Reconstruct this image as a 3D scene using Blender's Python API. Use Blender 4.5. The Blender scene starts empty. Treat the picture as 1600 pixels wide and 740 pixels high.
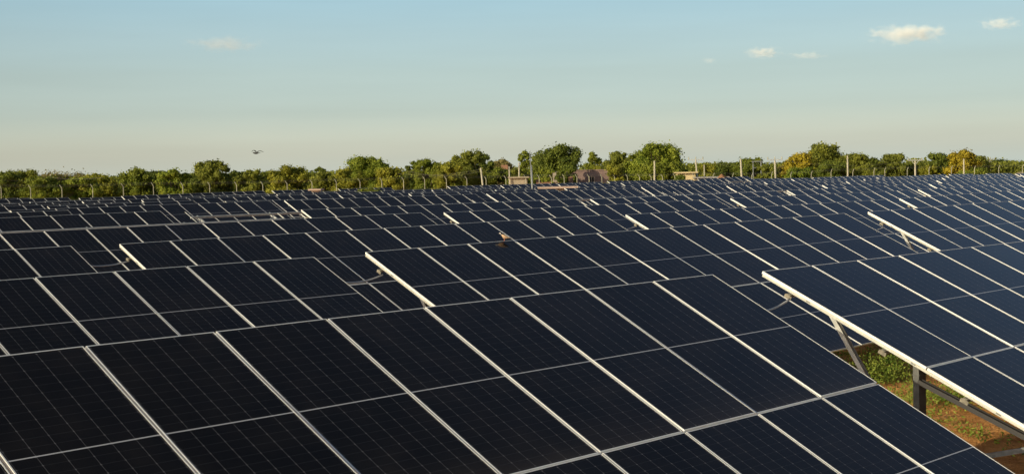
import bpy, math, random
import numpy as np
from mathutils import Vector, Matrix, noise

R = math.radians
scene = bpy.context.scene
C = scene.collection

# ------------------------------------------------------------------ camera
F_PX, YAW, PITCH, ROLL = 2116.4, 0.803915, 0.026802, 0.020972
CAM_Z = 4.0
cy, sy, cp, sp = math.cos(YAW), math.sin(YAW), math.cos(PITCH), math.sin(PITCH)
FWD = Vector((sy * cp, cy * cp, -sp)); _r = Vector((cy, -sy, 0)); _u = _r.cross(FWD)
RGT = math.cos(ROLL) * _r - math.sin(ROLL) * _u
UPV = math.sin(ROLL) * _r + math.cos(ROLL) * _u
cam_data = bpy.data.cameras.new('camera')
cam = bpy.data.objects.new('camera', cam_data); C.objects.link(cam)
cam_data.sensor_width = 36; cam_data.lens = F_PX / 1600 * 36
cam_data.shift_y = (325.42 - 370) / 1600
cam_data.clip_start = 0.1; cam_data.clip_end = 20000
m = Matrix((( RGT.x, UPV.x, -FWD.x, 0), (RGT.y, UPV.y, -FWD.y, 0), (RGT.z, UPV.z, -FWD.z, CAM_Z), (0, 0, 0, 1)))
cam.matrix_world = m
scene.camera = cam

def at(px, depth, z=None, py=None):
    """world point seen at photo column px at the given depth along the view axis"""
    pyy = 300 if py is None else py
    v = FWD + RGT * ((px - 800) / F_PX) - UPV * ((pyy - 325.42) / F_PX)
    p = v * depth + Vector((0, 0, CAM_Z))
    if z is not None: p.z = z
    return p
def topix(p):
    d = Vector(p) - Vector((0, 0, CAM_Z)); z = d.dot(FWD)
    return 800 + F_PX * d.dot(RGT) / z, 325.42 - F_PX * d.dot(UPV) / z, z

# ------------------------------------------------------------------ sky, sun, exposure
SUN_EL, SUN_A = 16.0, 5.0        # sun from -X, a little towards +Y
sdir = Vector((-math.cos(R(SUN_EL)) * math.cos(R(SUN_A)), math.cos(R(SUN_EL)) * math.sin(R(SUN_A)), math.sin(R(SUN_EL))))
world = bpy.data.worlds.new('World'); scene.world = world
world.use_nodes = True
nt = world.node_tree; nt.nodes.clear()
def N(nt, typ, **kw):
    n = nt.nodes.new(typ)
    for k, v in kw.items():
        if k.startswith('i_'): n.inputs[int(k[2:])].default_value = v
        else: setattr(n, k, v)
    return n
sky = N(nt, 'ShaderNodeTexSky', sky_type='NISHITA', sun_disc=False)
sky.sun_elevation = R(SUN_EL); sky.sun_rotation = math.atan2(sdir.x, sdir.y)
sky.air_density = 1.0; sky.dust_density = 2.0; sky.ozone_density = 1.6; sky.altitude = 200
bg = N(nt, 'ShaderNodeBackground'); bg.inputs[1].default_value = 0.15
wo = N(nt, 'ShaderNodeOutputWorld')
# dusty band low over the horizon
tc = N(nt, 'ShaderNodeTexCoord'); sep = N(nt, 'ShaderNodeSeparateXYZ')
nt.links.new(tc.outputs['Generated'], sep.inputs[0])
ramp = N(nt, 'ShaderNodeValToRGB')
SKYRAMP = [(0.0, (3.2, 3.4, 3.9)), (0.0095, (2.33, 2.47, 2.86)), (0.0145, (2.0, 2.09, 2.42)), (0.021, (1.72, 1.79, 2.08)), (0.045, (1.18, 1.25, 1.44)), (0.0733, (1.07, 1.09, 1.15)), (0.1016, (1.05, 1.08, 1.10)), (0.127, (1.03, 1.11, 1.11)), (0.22, (.74, .77, .80)), (0.45, (.67, .64, .68)), (1.0, (.66, .52, .39))]
el = ramp.color_ramp.elements
el[0].position, el[0].color = SKYRAMP[0][0], (*SKYRAMP[0][1], 1)
el[1].position, el[1].color = SKYRAMP[-1][0], (*SKYRAMP[-1][1], 1)
for p_, c_ in SKYRAMP[1:-1]:
    e = el.new(p_); e.color = (*c_, 1)
nt.links.new(sep.outputs[2], ramp.inputs[0])
mul = N(nt, 'ShaderNodeMixRGB', blend_type='MULTIPLY'); mul.inputs[0].default_value = 1
nt.links.new(sky.outputs[0], mul.inputs[1]); nt.links.new(ramp.outputs[0], mul.inputs[2])
# the sky pales a little less towards the east than the model gives
azr = N(nt, 'ShaderNodeMapRange'); azr.inputs[1].default_value = .58; azr.inputs[2].default_value = .95; azr.inputs[3].default_value = 1.0; azr.inputs[4].default_value = .76
nt.links.new(sep.outputs[0], azr.inputs[0])
hz_map = N(nt, 'ShaderNodeMapping'); hz_map.inputs['Scale'].default_value = (3, 3, 34); nt.links.new(tc.outputs['Generated'], hz_map.inputs[0])
hz = N(nt, 'ShaderNodeTexNoise'); hz.inputs['Scale'].default_value = 1.6; hz.inputs['Detail'].default_value = 6; nt.links.new(hz_map.outputs[0], hz.inputs['Vector'])
hzr = N(nt, 'ShaderNodeMapRange'); hzr.inputs[1].default_value = .3; hzr.inputs[2].default_value = .7; hzr.inputs[3].default_value = .975; hzr.inputs[4].default_value = 1.025; nt.links.new(hz.outputs[0], hzr.inputs[0])
azm = N(nt, 'ShaderNodeMath', operation='MULTIPLY'); nt.links.new(azr.outputs[0], azm.inputs[0]); nt.links.new(hzr.outputs[0], azm.inputs[1])
sc3 = N(nt, 'ShaderNodeVectorMath', operation='SCALE'); nt.links.new(mul.outputs[0], sc3.inputs[0]); nt.links.new(azm.outputs[0], sc3.inputs['Scale'])
nt.links.new(sc3.outputs[0], bg.inputs[0]); nt.links.new(bg.outputs[0], wo.inputs[0])

sd = bpy.data.lights.new('sun', 'SUN'); sd.energy = 4.2; sd.angle = R(0.53); sd.color = (1.0, 0.84, 0.56)
so = bpy.data.objects.new('sun', sd); C.objects.link(so)
so.rotation_euler = sdir.to_track_quat('Z', 'Y').to_euler(); so.location = (-30, 0, 40)

vs = scene.view_settings
vs.view_transform = 'Standard'; vs.look = 'None'; vs.gamma = 1; vs.use_curve_mapping = False
vs.exposure = 0.0
scene.cycles.use_denoising = True
scene.cycles.max_bounces = 9; scene.cycles.volume_bounces = 8
scene.cycles.transparent_max_bounces = 16

# ------------------------------------------------------------------ helpers
def link(a, b, nt): nt.links.new(a, b)
def mat(name, col, rough=0.6, metal=0.0, var=0.0, scale=5.0, spec=0.5, bump=0.0, col2=None, rnd=0.0, coords='Object'):
    m = bpy.data.materials.new(name); m.use_nodes = True
    t = m.node_tree; b = t.nodes['Principled BSDF']
    b.inputs['Roughness'].default_value = rough; b.inputs['Metallic'].default_value = metal
    b.inputs['Specular IOR Level'].default_value = spec
    b.inputs['Base Color'].default_value = (*col, 1)
    if var or col2:
        tc = N(t, 'ShaderNodeTexCoord'); no = N(t, 'ShaderNodeTexNoise')
        no.inputs['Scale'].default_value = scale; no.inputs['Detail'].default_value = 6
        t.links.new(tc.outputs[coords], no.inputs['Vector'])
        mx = N(t, 'ShaderNodeMixRGB')
        c2 = col2 or tuple(max(0, c * (1 - var)) for c in col)
        mx.inputs[1].default_value = (*col, 1); mx.inputs[2].default_value = (*c2, 1)
        rr = N(t, 'ShaderNodeValToRGB'); rr.color_ramp.elements[0].position = .38; rr.color_ramp.elements[1].position = .62
        t.links.new(no.outputs[0], rr.inputs[0]); t.links.new(rr.outputs[0], mx.inputs[0])
        out = mx.outputs[0]
        t.links.new(out, b.inputs['Base Color'])
        if bump:
            bp = N(t, 'ShaderNodeBump'); bp.inputs['Strength'].default_value = bump; bp.inputs['Distance'].default_value = 0.05
            t.links.new(no.outputs[0], bp.inputs['Height']); t.links.new(bp.outputs[0], b.inputs['Normal'])
    return m

class MB:
    def __init__(s): s.v = []; s.f = []; s.m = []
    def box(s, x0, x1, y0, y1, z0, z1, mi=0, M=None):
        o = len(s.v)
        P = [(x, y, z) for z in (z0, z1) for y in (y0, y1) for x in (x0, x1)]
        if M is not None: P = [tuple(M @ Vector(p)) for p in P]
        s.v += P
        for q in ((0, 2, 3, 1), (4, 5, 7, 6), (0, 1, 5, 4), (1, 3, 7, 5), (3, 2, 6, 7), (2, 0, 4, 6)):
            s.f.append(tuple(o + i for i in q)); s.m.append(mi)
        return s
    def bar(s, a, b, w, h, mi=0, up=(0, 0, 1)):
        a = Vector(a); b = Vector(b); d = b - a; L = d.length; d.normalize()
        sx = d.cross(Vector(up)); 
        if sx.length < 1e-4: sx = d.cross(Vector((0, 1, 0)))
        sx.normalize(); sz = sx.cross(d)
        M = Matrix(((sx.x, d.x, sz.x, a.x), (sx.y, d.y, sz.y, a.y), (sx.z, d.z, sz.z, a.z), (0, 0, 0, 1)))
        return s.box(-w / 2, w / 2, 0, L, -h / 2, h / 2, mi, M)
    def chan(s, a, b, w, h, t=0.006, mi=0, up=(0, 0, 1), lip=True):
        """a C-section: web + two flanges"""
        a = Vector(a); b = Vector(b); d = b - a; L = d.length; d.normalize()
        sx = d.cross(Vector(up))
        if sx.length < 1e-4: sx = d.cross(Vector((0, 1, 0)))
        sx.normalize(); sz = sx.cross(d)
        M = Matrix(((sx.x, d.x, sz.x, a.x), (sx.y, d.y, sz.y, a.y), (sx.z, d.z, sz.z, a.z), (0, 0, 0, 1)))
        s.box(-w / 2, -w / 2 + t, 0, L, -h / 2, h / 2, mi, M)
        s.box(-w / 2 + t, w / 2, 0, L, -h / 2, -h / 2 + t, mi, M)
        s.box(-w / 2 + t, w / 2, 0, L, h / 2 - t, h / 2, mi, M)
        if lip:
            s.box(w / 2 - t, w / 2, 0, L, -h / 2 + t, -h / 2 + t + .018, mi, M)
            s.box(w / 2 - t, w / 2, 0, L, h / 2 - t - .018, h / 2 - t, mi, M)
        return s
    def tube(s, pts, rad, n=8, mi=0, cap=True):
        pts = [Vector(p) for p in pts]
        if not hasattr(rad, '__len__'): rad = [rad] * len(pts)
        o = len(s.v); px = None
        for i, p in enumerate(pts):
            d = (pts[min(i + 1, len(pts) - 1)] - pts[max(i - 1, 0)]).normalized()
            if px is None:
                px = d.orthogonal().normalized()
            else:
                px = (px - d * px.dot(d)).normalized()
            py = d.cross(px)
            for k in range(n):
                a = 2 * math.pi * k / n
                s.v.append(tuple(p + (px * math.cos(a) + py * math.sin(a)) * rad[i]))
        for i in range(len(pts) - 1):
            for k in range(n):
                k2 = (k + 1) % n
                s.f.append((o + i * n + k, o + i * n + k2, o + (i + 1) * n + k2, o + (i + 1) * n + k)); s.m.append(mi)
        if cap:
            s.f.append(tuple(o + k for k in reversed(range(n)))); s.m.append(mi)
            s.f.append(tuple(o + (len(pts) - 1) * n + k for k in range(n))); s.m.append(mi)
        return s
    def mesh(s, name, mats, smooth=False):
        me = bpy.data.meshes.new(name); me.from_pydata(s.v, [], s.f)
        for mm in (mats if isinstance(mats, (list, tuple)) else [mats]): me.materials.append(mm)
        if any(s.m): me.polygons.foreach_set('material_index', s.m)
        if smooth: me.polygons.foreach_set('use_smooth', [True] * len(s.f))
        me.update(); return me
    def build(s, name, mats, parent=None, smooth=False):
        return obj(name, s.mesh(name, mats, smooth), parent)

def obj(name, me, parent=None, loc=None, rot=None):
    o = bpy.data.objects.new(name, me); C.objects.link(o)
    if parent is not None: o.parent = parent
    if loc is not None: o.location = loc
    if rot is not None: o.rotation_euler = rot
    return o
def tag(o, label=None, cat=None, group=None, kind=None):
    if label: o['label'] = label
    if cat: o['category'] = cat
    if group: o['group'] = group
    if kind: o['kind'] = kind
    return o
def thing(name, label, cat, loc, rz=0, group=None):
    return tag(obj(name, None, None, loc, (0, 0, rz)), label, cat, group)

def smooth(a, b, x):
    t = min(1, max(0, (x - a) / (b - a))); return t * t * (3 - 2 * t)
def ground_z(x, y):
    """gentle hollow towards the far left of the field"""
    d = Vector((x, y, 0)); dep = d.dot(FWD)
    lat = d.dot(RGT)
    side = smooth(-0.02, -0.35, lat / max(dep, 1.0))
    return -0.30 * smooth(62, 105, dep) * side + 0.0

# ------------------------------------------------------------------ ground
def make_ground():
    m = bpy.data.materials.new('sandy soil'); m.use_nodes = True
    t = m.node_tree; b = t.nodes['Principled BSDF']
    b.inputs['Roughness'].default_value = .95; b.inputs['Specular IOR Level'].default_value = .1
    geo = N(t, 'ShaderNodeNewGeometry')
    n1 = N(t, 'ShaderNodeTexNoise'); n1.inputs['Scale'].default_value = 3.0; n1.inputs['Detail'].default_value = 10
    n2 = N(t, 'ShaderNodeTexNoise'); n2.inputs['Scale'].default_value = .6; n2.inputs['Detail'].default_value = 8
    n3 = N(t, 'ShaderNodeTexNoise'); n3.inputs['Scale'].default_value = 22.0; n3.inputs['Detail'].default_value = 4
    for n in (n1, n2, n3): t.links.new(geo.outputs['Position'], n.inputs['Vector'])
    r1 = N(t, 'ShaderNodeValToRGB')
    r1.color_ramp.elements[0].color = (.46, .20, .055, 1); r1.color_ramp.elements[0].position = .3
    r1.color_ramp.elements[1].color = (.80, .42, .15, 1); r1.color_ramp.elements[1].position = .7
    t.links.new(n1.outputs[0], r1.inputs[0])
    mx = N(t, 'ShaderNodeMixRGB'); mx.inputs[2].default_value = (.13, .14, .045, 1)
    r2 = N(t, 'ShaderNodeValToRGB'); r2.color_ramp.elements[0].position = .60; r2.color_ramp.elements[1].position = .78
    t.links.new(n2.outputs[0], r2.inputs[0]); t.links.new(r2.outputs[0], mx.inputs[0]); t.links.new(r1.outputs[0], mx.inputs[1])
    t.links.new(mx.outputs[0], b.inputs['Base Color'])
    ad = N(t, 'ShaderNodeMath', operation='ADD'); t.links.new(n1.outputs[0], ad.inputs[0]); t.links.new(n3.outputs[0], ad.inputs[1])
    bp = N(t, 'ShaderNodeBump'); bp.inputs['Strength'].default_value = 1; bp.inputs['Distance'].default_value = .07
    t.links.new(ad.outputs[0], bp.inputs['Height']); t.links.new(bp.outputs[0], b.inputs['Normal'])
    # graded sheet: fine near, coarse far
    def axis(lo, hi, fine_lo, fine_hi):
        a = list(np.arange(fine_lo, fine_hi, .35)); x = fine_lo; st = .5
        while x > lo: x -= st; st *= 1.12; a.insert(0, x)
        x = fine_hi; st = .5; 
        while x < hi: a.append(x); x += min(st, 400); st *= 1.08
        return a
    xs = axis(-3000, 6000, 12, 30); ys = axis(-3000, 6000, 2, 18)
    v = []
    for y in ys:
        for x in xs:
            z = ground_z(x, y)
            if 8 < x < 34 and 0 < y < 20: z += .05 * noise.noise(Vector((x * 1.1, y * 1.1, 0))) + .02 * noise.noise(Vector((x * 4, y * 4, 3)))
            v.append((x, y, z))
    nx = len(xs)
    f = [(j * nx + i, j * nx + i + 1, (j + 1) * nx + i + 1, (j + 1) * nx + i) for j in range(len(ys) - 1) for i in range(nx - 1)]
    me = bpy.data.meshes.new('ground'); me.from_pydata(v, [], f); me.materials.append(m)
    me.polygons.foreach_set('use_smooth', [True] * len(f))
    tag(obj('ground', me), kind='structure')
make_ground()

# ------------------------------------------------------------------ panel materials
PW, PL, PITCH_W = 1.130, 2.386, 1.154
def glass_material():
    m = bpy.data.materials.new('cell glass'); m.use_nodes = True
    t = m.node_tree; b = t.nodes['Principled BSDF']
    tc = N(t, 'ShaderNodeTexCoord'); sp_ = N(t, 'ShaderNodeSeparateXYZ'); t.links.new(tc.outputs['Object'], sp_.inputs[0])
    def math_(op, a, b_=None, c=None):
        n = N(t, 'ShaderNodeMath', operation=op)
        for i, v in enumerate((a, b_, c)):
            if v is None: continue
            if isinstance(v, (int, float)): n.inputs[i].default_value = v
            else: t.links.new(v, n.inputs[i])
        return n.outputs[0]
    X, Y = sp_.outputs[0], sp_.outputs[1]
    cw = (PW - .044) / 6
    gx = math_('DIVIDE', math_('SUBTRACT', X, .022), cw)
    hx = math_('ABSOLUTE', math_('SUBTRACT', math_('FRACT', gx), .5))         # .5 at the column gap
    colline = math_('GREATER_THAN', hx, .5 - .0024 / cw)
    ny = math_('MULTIPLY', Y, -1.0)
    chh = (PL / 2 - .030 - .006) / 12
    d = math_('ABSOLUTE', math_('SUBTRACT', ny, PL / 2))                       # distance from the middle strip
    gy = math_('DIVIDE', math_('SUBTRACT', d, .006), chh)
    hy = math_('ABSOLUTE', math_('SUBTRACT', math_('FRACT', gy), .5))
    rowline = math_('GREATER_THAN', hy, .5 - .0016 / chh)
    mid = math_('LESS_THAN', d, .006)
    # corner diamonds where four cells meet
    dx = math_('MULTIPLY', math_('SUBTRACT', .5, hx), cw); dy = math_('MULTIPLY', math_('SUBTRACT', .5, hy), chh)
    dia = math_('LESS_THAN', math_('ADD', dx, dy), .0085)
    # bus bars: ten fine wires per cell
    bx = math_('ABSOLUTE', math_('SUBTRACT', math_('FRACT', math_('MULTIPLY', gx, 10)), .5))
    bus = math_('GREATER_THAN', bx, .5 - .0005 / (cw / 10))
    oi = N(t, 'ShaderNodeObjectInfo')
    cell = N(t, 'ShaderNodeMixRGB'); cell.inputs[1].default_value = (.0034, .0033, .0034, 1); cell.inputs[2].default_value = (.0065, .0065, .008, 1)
    t.links.new(oi.outputs['Random'], cell.inputs[0])
    def over(base, fac, col):
        n = N(t, 'ShaderNodeMixRGB'); t.links.new(base, n.inputs[1]); t.links.new(fac, n.inputs[0]); n.inputs[2].default_value = (*col, 1); return n.outputs[0]
    c = over(cell.outputs[0], bus, (.012, .012, .014))
    c = over(c, rowline, (.024, .025, .028))
    c = over(c, colline, (.078, .078, .082))
    c = over(c, dia, (.12, .12, .125))
    c = over(c, mid, (.50, .51, .53))
    # dust: thin film, stronger towards the lower edge, with soft blotches
    no = N(t, 'ShaderNodeTexNoise'); no.inputs['Scale'].default_value = 2.2; no.inputs['Detail'].default_value = 8
    ofs = N(t, 'ShaderNodeVectorMath', operation='ADD'); t.links.new(tc.outputs['Object'], ofs.inputs[0])
    cmb = N(t, 'ShaderNodeCombineXYZ'); t.links.new(math_('MULTIPLY', oi.outputs['Random'], 57.), cmb.inputs[0]); t.links.new(math_('MULTIPLY', oi.outputs['Random'], 31.), cmb.inputs[2])
    t.links.new(cmb.outputs[0], ofs.inputs[1]); t.links.new(ofs.outputs[0], no.inputs['Vector'])
    edge = math_('MULTIPLY', math_('POWER', math_('DIVIDE', ny, PL), 14.), .05)
    sp2 = N(t, 'ShaderNodeTexVoronoi', feature='DISTANCE_TO_EDGE') if False else N(t, 'ShaderNodeTexVoronoi'); sp2.inputs['Scale'].default_value = 3.2
    t.links.new(ofs.outputs[0], sp2.inputs['Vector'])
    sc_ = N(t, 'ShaderNodeSeparateColor'); t.links.new(sp2.outputs['Color'], sc_.inputs[0])
    spot = math_('MULTIPLY', math_('LESS_THAN', sp2.outputs['Distance'], .028), math_('GREATER_THAN', sc_.outputs[0], .93))
    dust = math_('ADD', math_('MULTIPLY', math_('POWER', no.outputs[0], 3.), .06), edge)
    c = over(c, math_('MINIMUM', dust, .12), (.42, .34, .27))
    c = over(c, math_('MULTIPLY', spot, .6), (.5, .48, .44))
    t.links.new(c, b.inputs['Base Color'])
    b.inputs['Roughness'].default_value = .13
    t.links.new(math_('ADD', math_('MULTIPLY', no.outputs[0], .12), .07), b.inputs['Roughness'])
    b.inputs['IOR'].default_value = 1.33
    b.inputs['Specular IOR Level'].default_value = .32
    bp = N(t, 'ShaderNodeBump'); bp.inputs['Strength'].default_value = .05; bp.inputs['Distance'].default_value = .01
    n5 = N(t, 'ShaderNodeTexNoise'); n5.inputs['Scale'].default_value = 1.2; t.links.new(ofs.outputs[0], n5.inputs['Vector'])
    t.links.new(n5.outputs[0], bp.inputs['Height']); t.links.new(bp.outputs[0], b.inputs['Normal'])
    return m
GLASS = glass_material()
ALU = mat('anodised aluminium', (.86, .88, .86), .42, .15, .08, 6)
RAIL = mat('mill finish aluminium', (.60, .61, .56), .45, .2, .15, 6)
BACK = mat('white backsheet', (.55, .56, .57), .6)
GALV = mat('galvanised steel', (.50, .53, .53), .5, .2, .25, 9)
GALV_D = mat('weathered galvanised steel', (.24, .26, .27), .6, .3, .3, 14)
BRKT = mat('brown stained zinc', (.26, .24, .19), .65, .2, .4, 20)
SHADEM = mat('shade darkened brace steel', (.035, .035, .037), .7)  # knee braces: the shade under the table is put into this near-black colour
POSTM = mat('shade toned post steel', (.13, .14, .14), .65, .2, .3, 10)  # posts: steel colour lowered to carry the shade they stand in
CONC = mat('pale concrete', (.40, .40, .30), .9, 0, .25, 4)
CABLE = mat('grey conduit plastic', (.42, .43, .43), .5)

# panel meshes (origin at the upper left corner, x along the row, -y down the slope, z out of the glass)
LIP = .0095
def glass_mb(mb):
    o = len(mb.v)
    mb.box(LIP, PW - LIP, -PL + LIP, -LIP, -.0065, -.0025, 0)
    mb.m[-6] = 1                                            # underside
def frame_mb(mb, mi):
    for a in ((0, LIP, -PL, 0), (PW - LIP, PW, -PL, 0), (LIP, PW - LIP, -LIP, 0), (LIP, PW - LIP, -PL, -PL + LIP)):
        mb.box(a[0], a[1], a[2], a[3], -.033, 0, mi)
g_ = MB(); glass_mb(g_); ME_GLASS = g_.mesh('solar_panel', [GLASS, BACK])
g_ = MB(); frame_mb(g_, 0); ME_FRAME = g_.mesh('panel_frame', [ALU])
g_ = MB(); glass_mb(g_); frame_mb(g_, 2); ME_FAR = g_.mesh('solar_panel', [GLASS, BACK, ALU])

NP = 13
TW = NP * PITCH_W
PURLIN_D = (.48, 1.86, 2.95, 4.30)
POST_X = (.45, 3.97, 7.5, 11.03, 14.55)
POST_D = 2.13
TILT = .449285
HT = 2.74                                                   # height of the upper edge
struct_cache = {}
def structure_meshes(t):
    """meshes of the steelwork, in table space: origin on the ground under the upper left corner"""
    key = round(t, 3)
    if key in struct_cache: return struct_cache[key]
    ct, st = math.cos(t), math.sin(t)
    def P(x, d, n=0):                                       # d down the slope, n out of the plane
        return Vector((x, -d * ct - n * st, HT - d * st + n * ct))
    nrm = Vector((0, -st, ct))
    out = {}
    for i, d in enumerate(PURLIN_D):
        b = MB(); b.chan(P(.05, d, -.066), P(TW - .05, d, -.066), .05, .085, .004, 0, nrm)
        out['purlin', i] = b.mesh('purlin', GALV)
        b = MB()
        b.bar(P(-.055, d, -.085), P(.05, d, -.085), .05, .03, 0, nrm)
        b.bar(P(-.058, d - .04, -.10), P(-.058, d + .06, -.10), .006, .045, 0, nrm)
        out['bracket', i] = b.mesh('bracket', BRKT)
    for i, x in enumerate(POST_X):
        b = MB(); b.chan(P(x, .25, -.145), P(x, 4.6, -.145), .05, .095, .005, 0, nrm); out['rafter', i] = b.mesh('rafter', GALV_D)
        top = P(x, POST_D, -.19)
        b = MB(); b.chan((x, top.y, -.3), (x, top.y, top.z + .03), .075, .17, .006, 0, (1, 0, 0))
        b.box(x - .09, x + .09, top.y - .05, top.y + .05, top.z - .10, top.z - .094, 0)
        out['post', i] = b.mesh('post', POSTM)
        b = MB(); b.chan(P(x + .055, .75, -.15), (x + .055, top.y + .03, .38), .055, .075, .005, 0, (1, 0, 0)); out['brace', i] = b.mesh('brace', GALV)
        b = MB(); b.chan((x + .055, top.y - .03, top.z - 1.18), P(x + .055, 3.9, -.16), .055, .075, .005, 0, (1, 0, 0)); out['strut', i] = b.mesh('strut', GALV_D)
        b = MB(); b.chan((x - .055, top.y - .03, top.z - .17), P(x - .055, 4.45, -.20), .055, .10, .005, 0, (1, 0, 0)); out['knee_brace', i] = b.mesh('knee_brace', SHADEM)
    for i, x in enumerate((.022, TW - .022)):
        b = MB(); b.bar(P(x, .02, -.047), P(x, 2 * PL, -.047), .022, .024, 0, nrm)
        b.bar(P(x, .02, -.0625), P(x, 2 * PL, -.0625), .028, .004, 0, nrm)
        if i == 0:                                          # slotted holes with a bolt in each
            for d in (.7, 2.2, 3.3, 4.5): b.bar(P(x - .012, d, -.047), P(x - .012, d + .06, -.047), .004, .016, 1, nrm)
        out['edge_rail', i] = b.mesh('edge_rail', [RAIL, GALV_D])
    allb = MB()
    for i, d in enumerate(PURLIN_D): allb.bar(P(0, d, -.066), P(TW, d, -.066), .05, .085, 0, nrm)
    for x in POST_X:
        allb.bar(P(x, .25, -.145), P(x, 4.6, -.145), .05, .095, 0, nrm)
        top = P(x, POST_D, -.19)
        allb.bar((x, top.y, -.3), (x, top.y, top.z), .15, .07, 0, (0, 1, 0))
        allb.bar(P(x, .75, -.15), (x, top.y, .38), .05, .07, 0, (1, 0, 0))
        allb.bar((x, top.y, top.z - 1.18), P(x, 3.9, -.16), .05, .07, 0, (1, 0, 0))
    for x in (.01, TW - .01): allb.bar(P(x, .02, -.047), P(x, 2 * PL, -.047), .02, .024, 0, nrm)
    out['all'] = allb.mesh('support_frame', GALV)
    struct_cache[key] = out
    return out

rng = random.Random(7)
TABLES = []
def solar_table(x0, y, ztop, slope=0.0, tilt=TILT, near=False, missing=(), jitter=True, bare=False):
    """x0,y,ztop: upper left corner in world space"""
    xc = x0 + TW / 2
    root = obj('solar_table', None, None, (xc, y, ztop - HT + slope * TW / 2), (0, -math.atan(slope), 0))
    ox = -TW / 2
    S = structure_meshes(tilt)
    ct, st = math.cos(tilt), math.sin(tilt)
    if near:
        for k, me in S.items():
            if k != 'all': obj(k[0], me, root, (ox, 0, 0))
    else:
        obj('support_frame', S['all'], root, (ox, 0, 0))
    if not bare:
        for r in (0, 1):
            d = r * (PL + .02)
            for i in range(NP):
                if (r, i) in missing: continue
                loc = (ox + i * PITCH_W + .012, -d * ct, HT - d * st + (rng.uniform(-.002, .002) if jitter else 0))
                rot = (tilt + rng.gauss(0, .0022), rng.gauss(0, .0018), 0)
                if near:
                    p = obj('solar_panel', ME_GLASS, root, loc, rot); obj('panel_frame', ME_FRAME, p)
                else:
                    obj('solar_panel', ME_FAR, root, loc, rot)
    root['category'] = 'solar table'
    root['group'] = 'solar panel tables set out in rows'
    return root

def place(row, k, *a, **kw):
    t = solar_table(*a, **kw); TABLES.append((row, k, t, kw.get('bare', False))); return t
Z0 = CAM_Z
Y0, RP = 9.39388, 7.48310
def Y(r): return Y0 + r * RP
NEAR = [  # row, k, x0, z, slope, dtilt
    (0, 0, -1.8526, -1.2281, -.0019, .0229), (0, 1, 14.1753, -1.2868, -.0032, -.0125),
    (1, 0, -1.9512, -1.2459, -.0005, -.0090), (1, 1, 14.0888, -1.2399, .0055, 0), (1, 2, 30.1815, -1.1603, .0023, 0),
    (2, 0, -2.0429, -1.2645, .0012, 0), (2, 1, 13.9802, -1.2648, .0012, 0), (2, 2, 29.9186, -1.2722, -.0003, 0),
    (3, 1, 13.8909, -1.2286, .0004, 0), (3, 2, 29.8642, -1.2531, -.0004, 0), (3, 3, 45.8606, -1.2490, -.0023, 0),
    (4, 2, 29.8448, -1.1912, -.0033, 0)]
done = set()
for row, k, x0, z, s, dt in NEAR:
    place(row, k, x0, Y(row), Z0 + z, s, TILT + dt, near=True); done.add((row, k))
# rows that stood half built: steel without panels
place(4, 1, 13.85, Y(4), Z0 - 1.235, 0, TILT, near=True, bare=True); done.add((4, 1))
for k, s in ((2, 0), (3, 0), (4, 0)):
    place(5, k, -2.2 + 16.0 * k, Y(5), Z0 - 1.27, s, TILT, bare=True); done.add((5, k))
for k in (2, 3, 4): done.add((6, k))
for row in range(0, 24):
    for k in range(-3, 16):
        if (row, k) in done: continue
        x0 = -2.05 + 16.0 * k - .03 * row; y = Y(row)
        if k == 1 and row == 5: x0 = 13.7
        c = Vector((x0 + 7.5, y - 2.1, 2.0)); px, py, dep = topix(c)
        if dep < 6: continue
        pl, _, dl = topix((x0, y, 2.7)); pr, _, dr = topix((x0 + TW, y, 2.7))
        lim = 128 + 30 * (px / 1600)
        if dep > lim: continue
        vis = [q for q, dd in ((pl, dl), (pr, dr)) if dd > 1]
        if dl > 1 and pl > 1640: continue
        if dr > 1 and pr < -40: continue
        if dr < 1: continue
        gz = ground_z(c.x, c.y)
        zt = Z0 - 1.27 + gz
        if row > 6: zt += rng.gauss(-.03, .05) if row < 9 else rng.gauss(-.02, .09)
        miss = set()
        if row > 7 and rng.random() < .22:
            a = rng.randrange(0, 10); 
            for i in range(a, a + rng.randrange(1, 4)):
                for r_ in (0, 1): miss.add((r_, i))
        place(row, k, x0, y, zt, rng.gauss(0, .002 if row < 8 else .006), TILT + (rng.gauss(0, .01) if row > 5 else 0), near=(row < 4), missing=miss)

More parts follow.
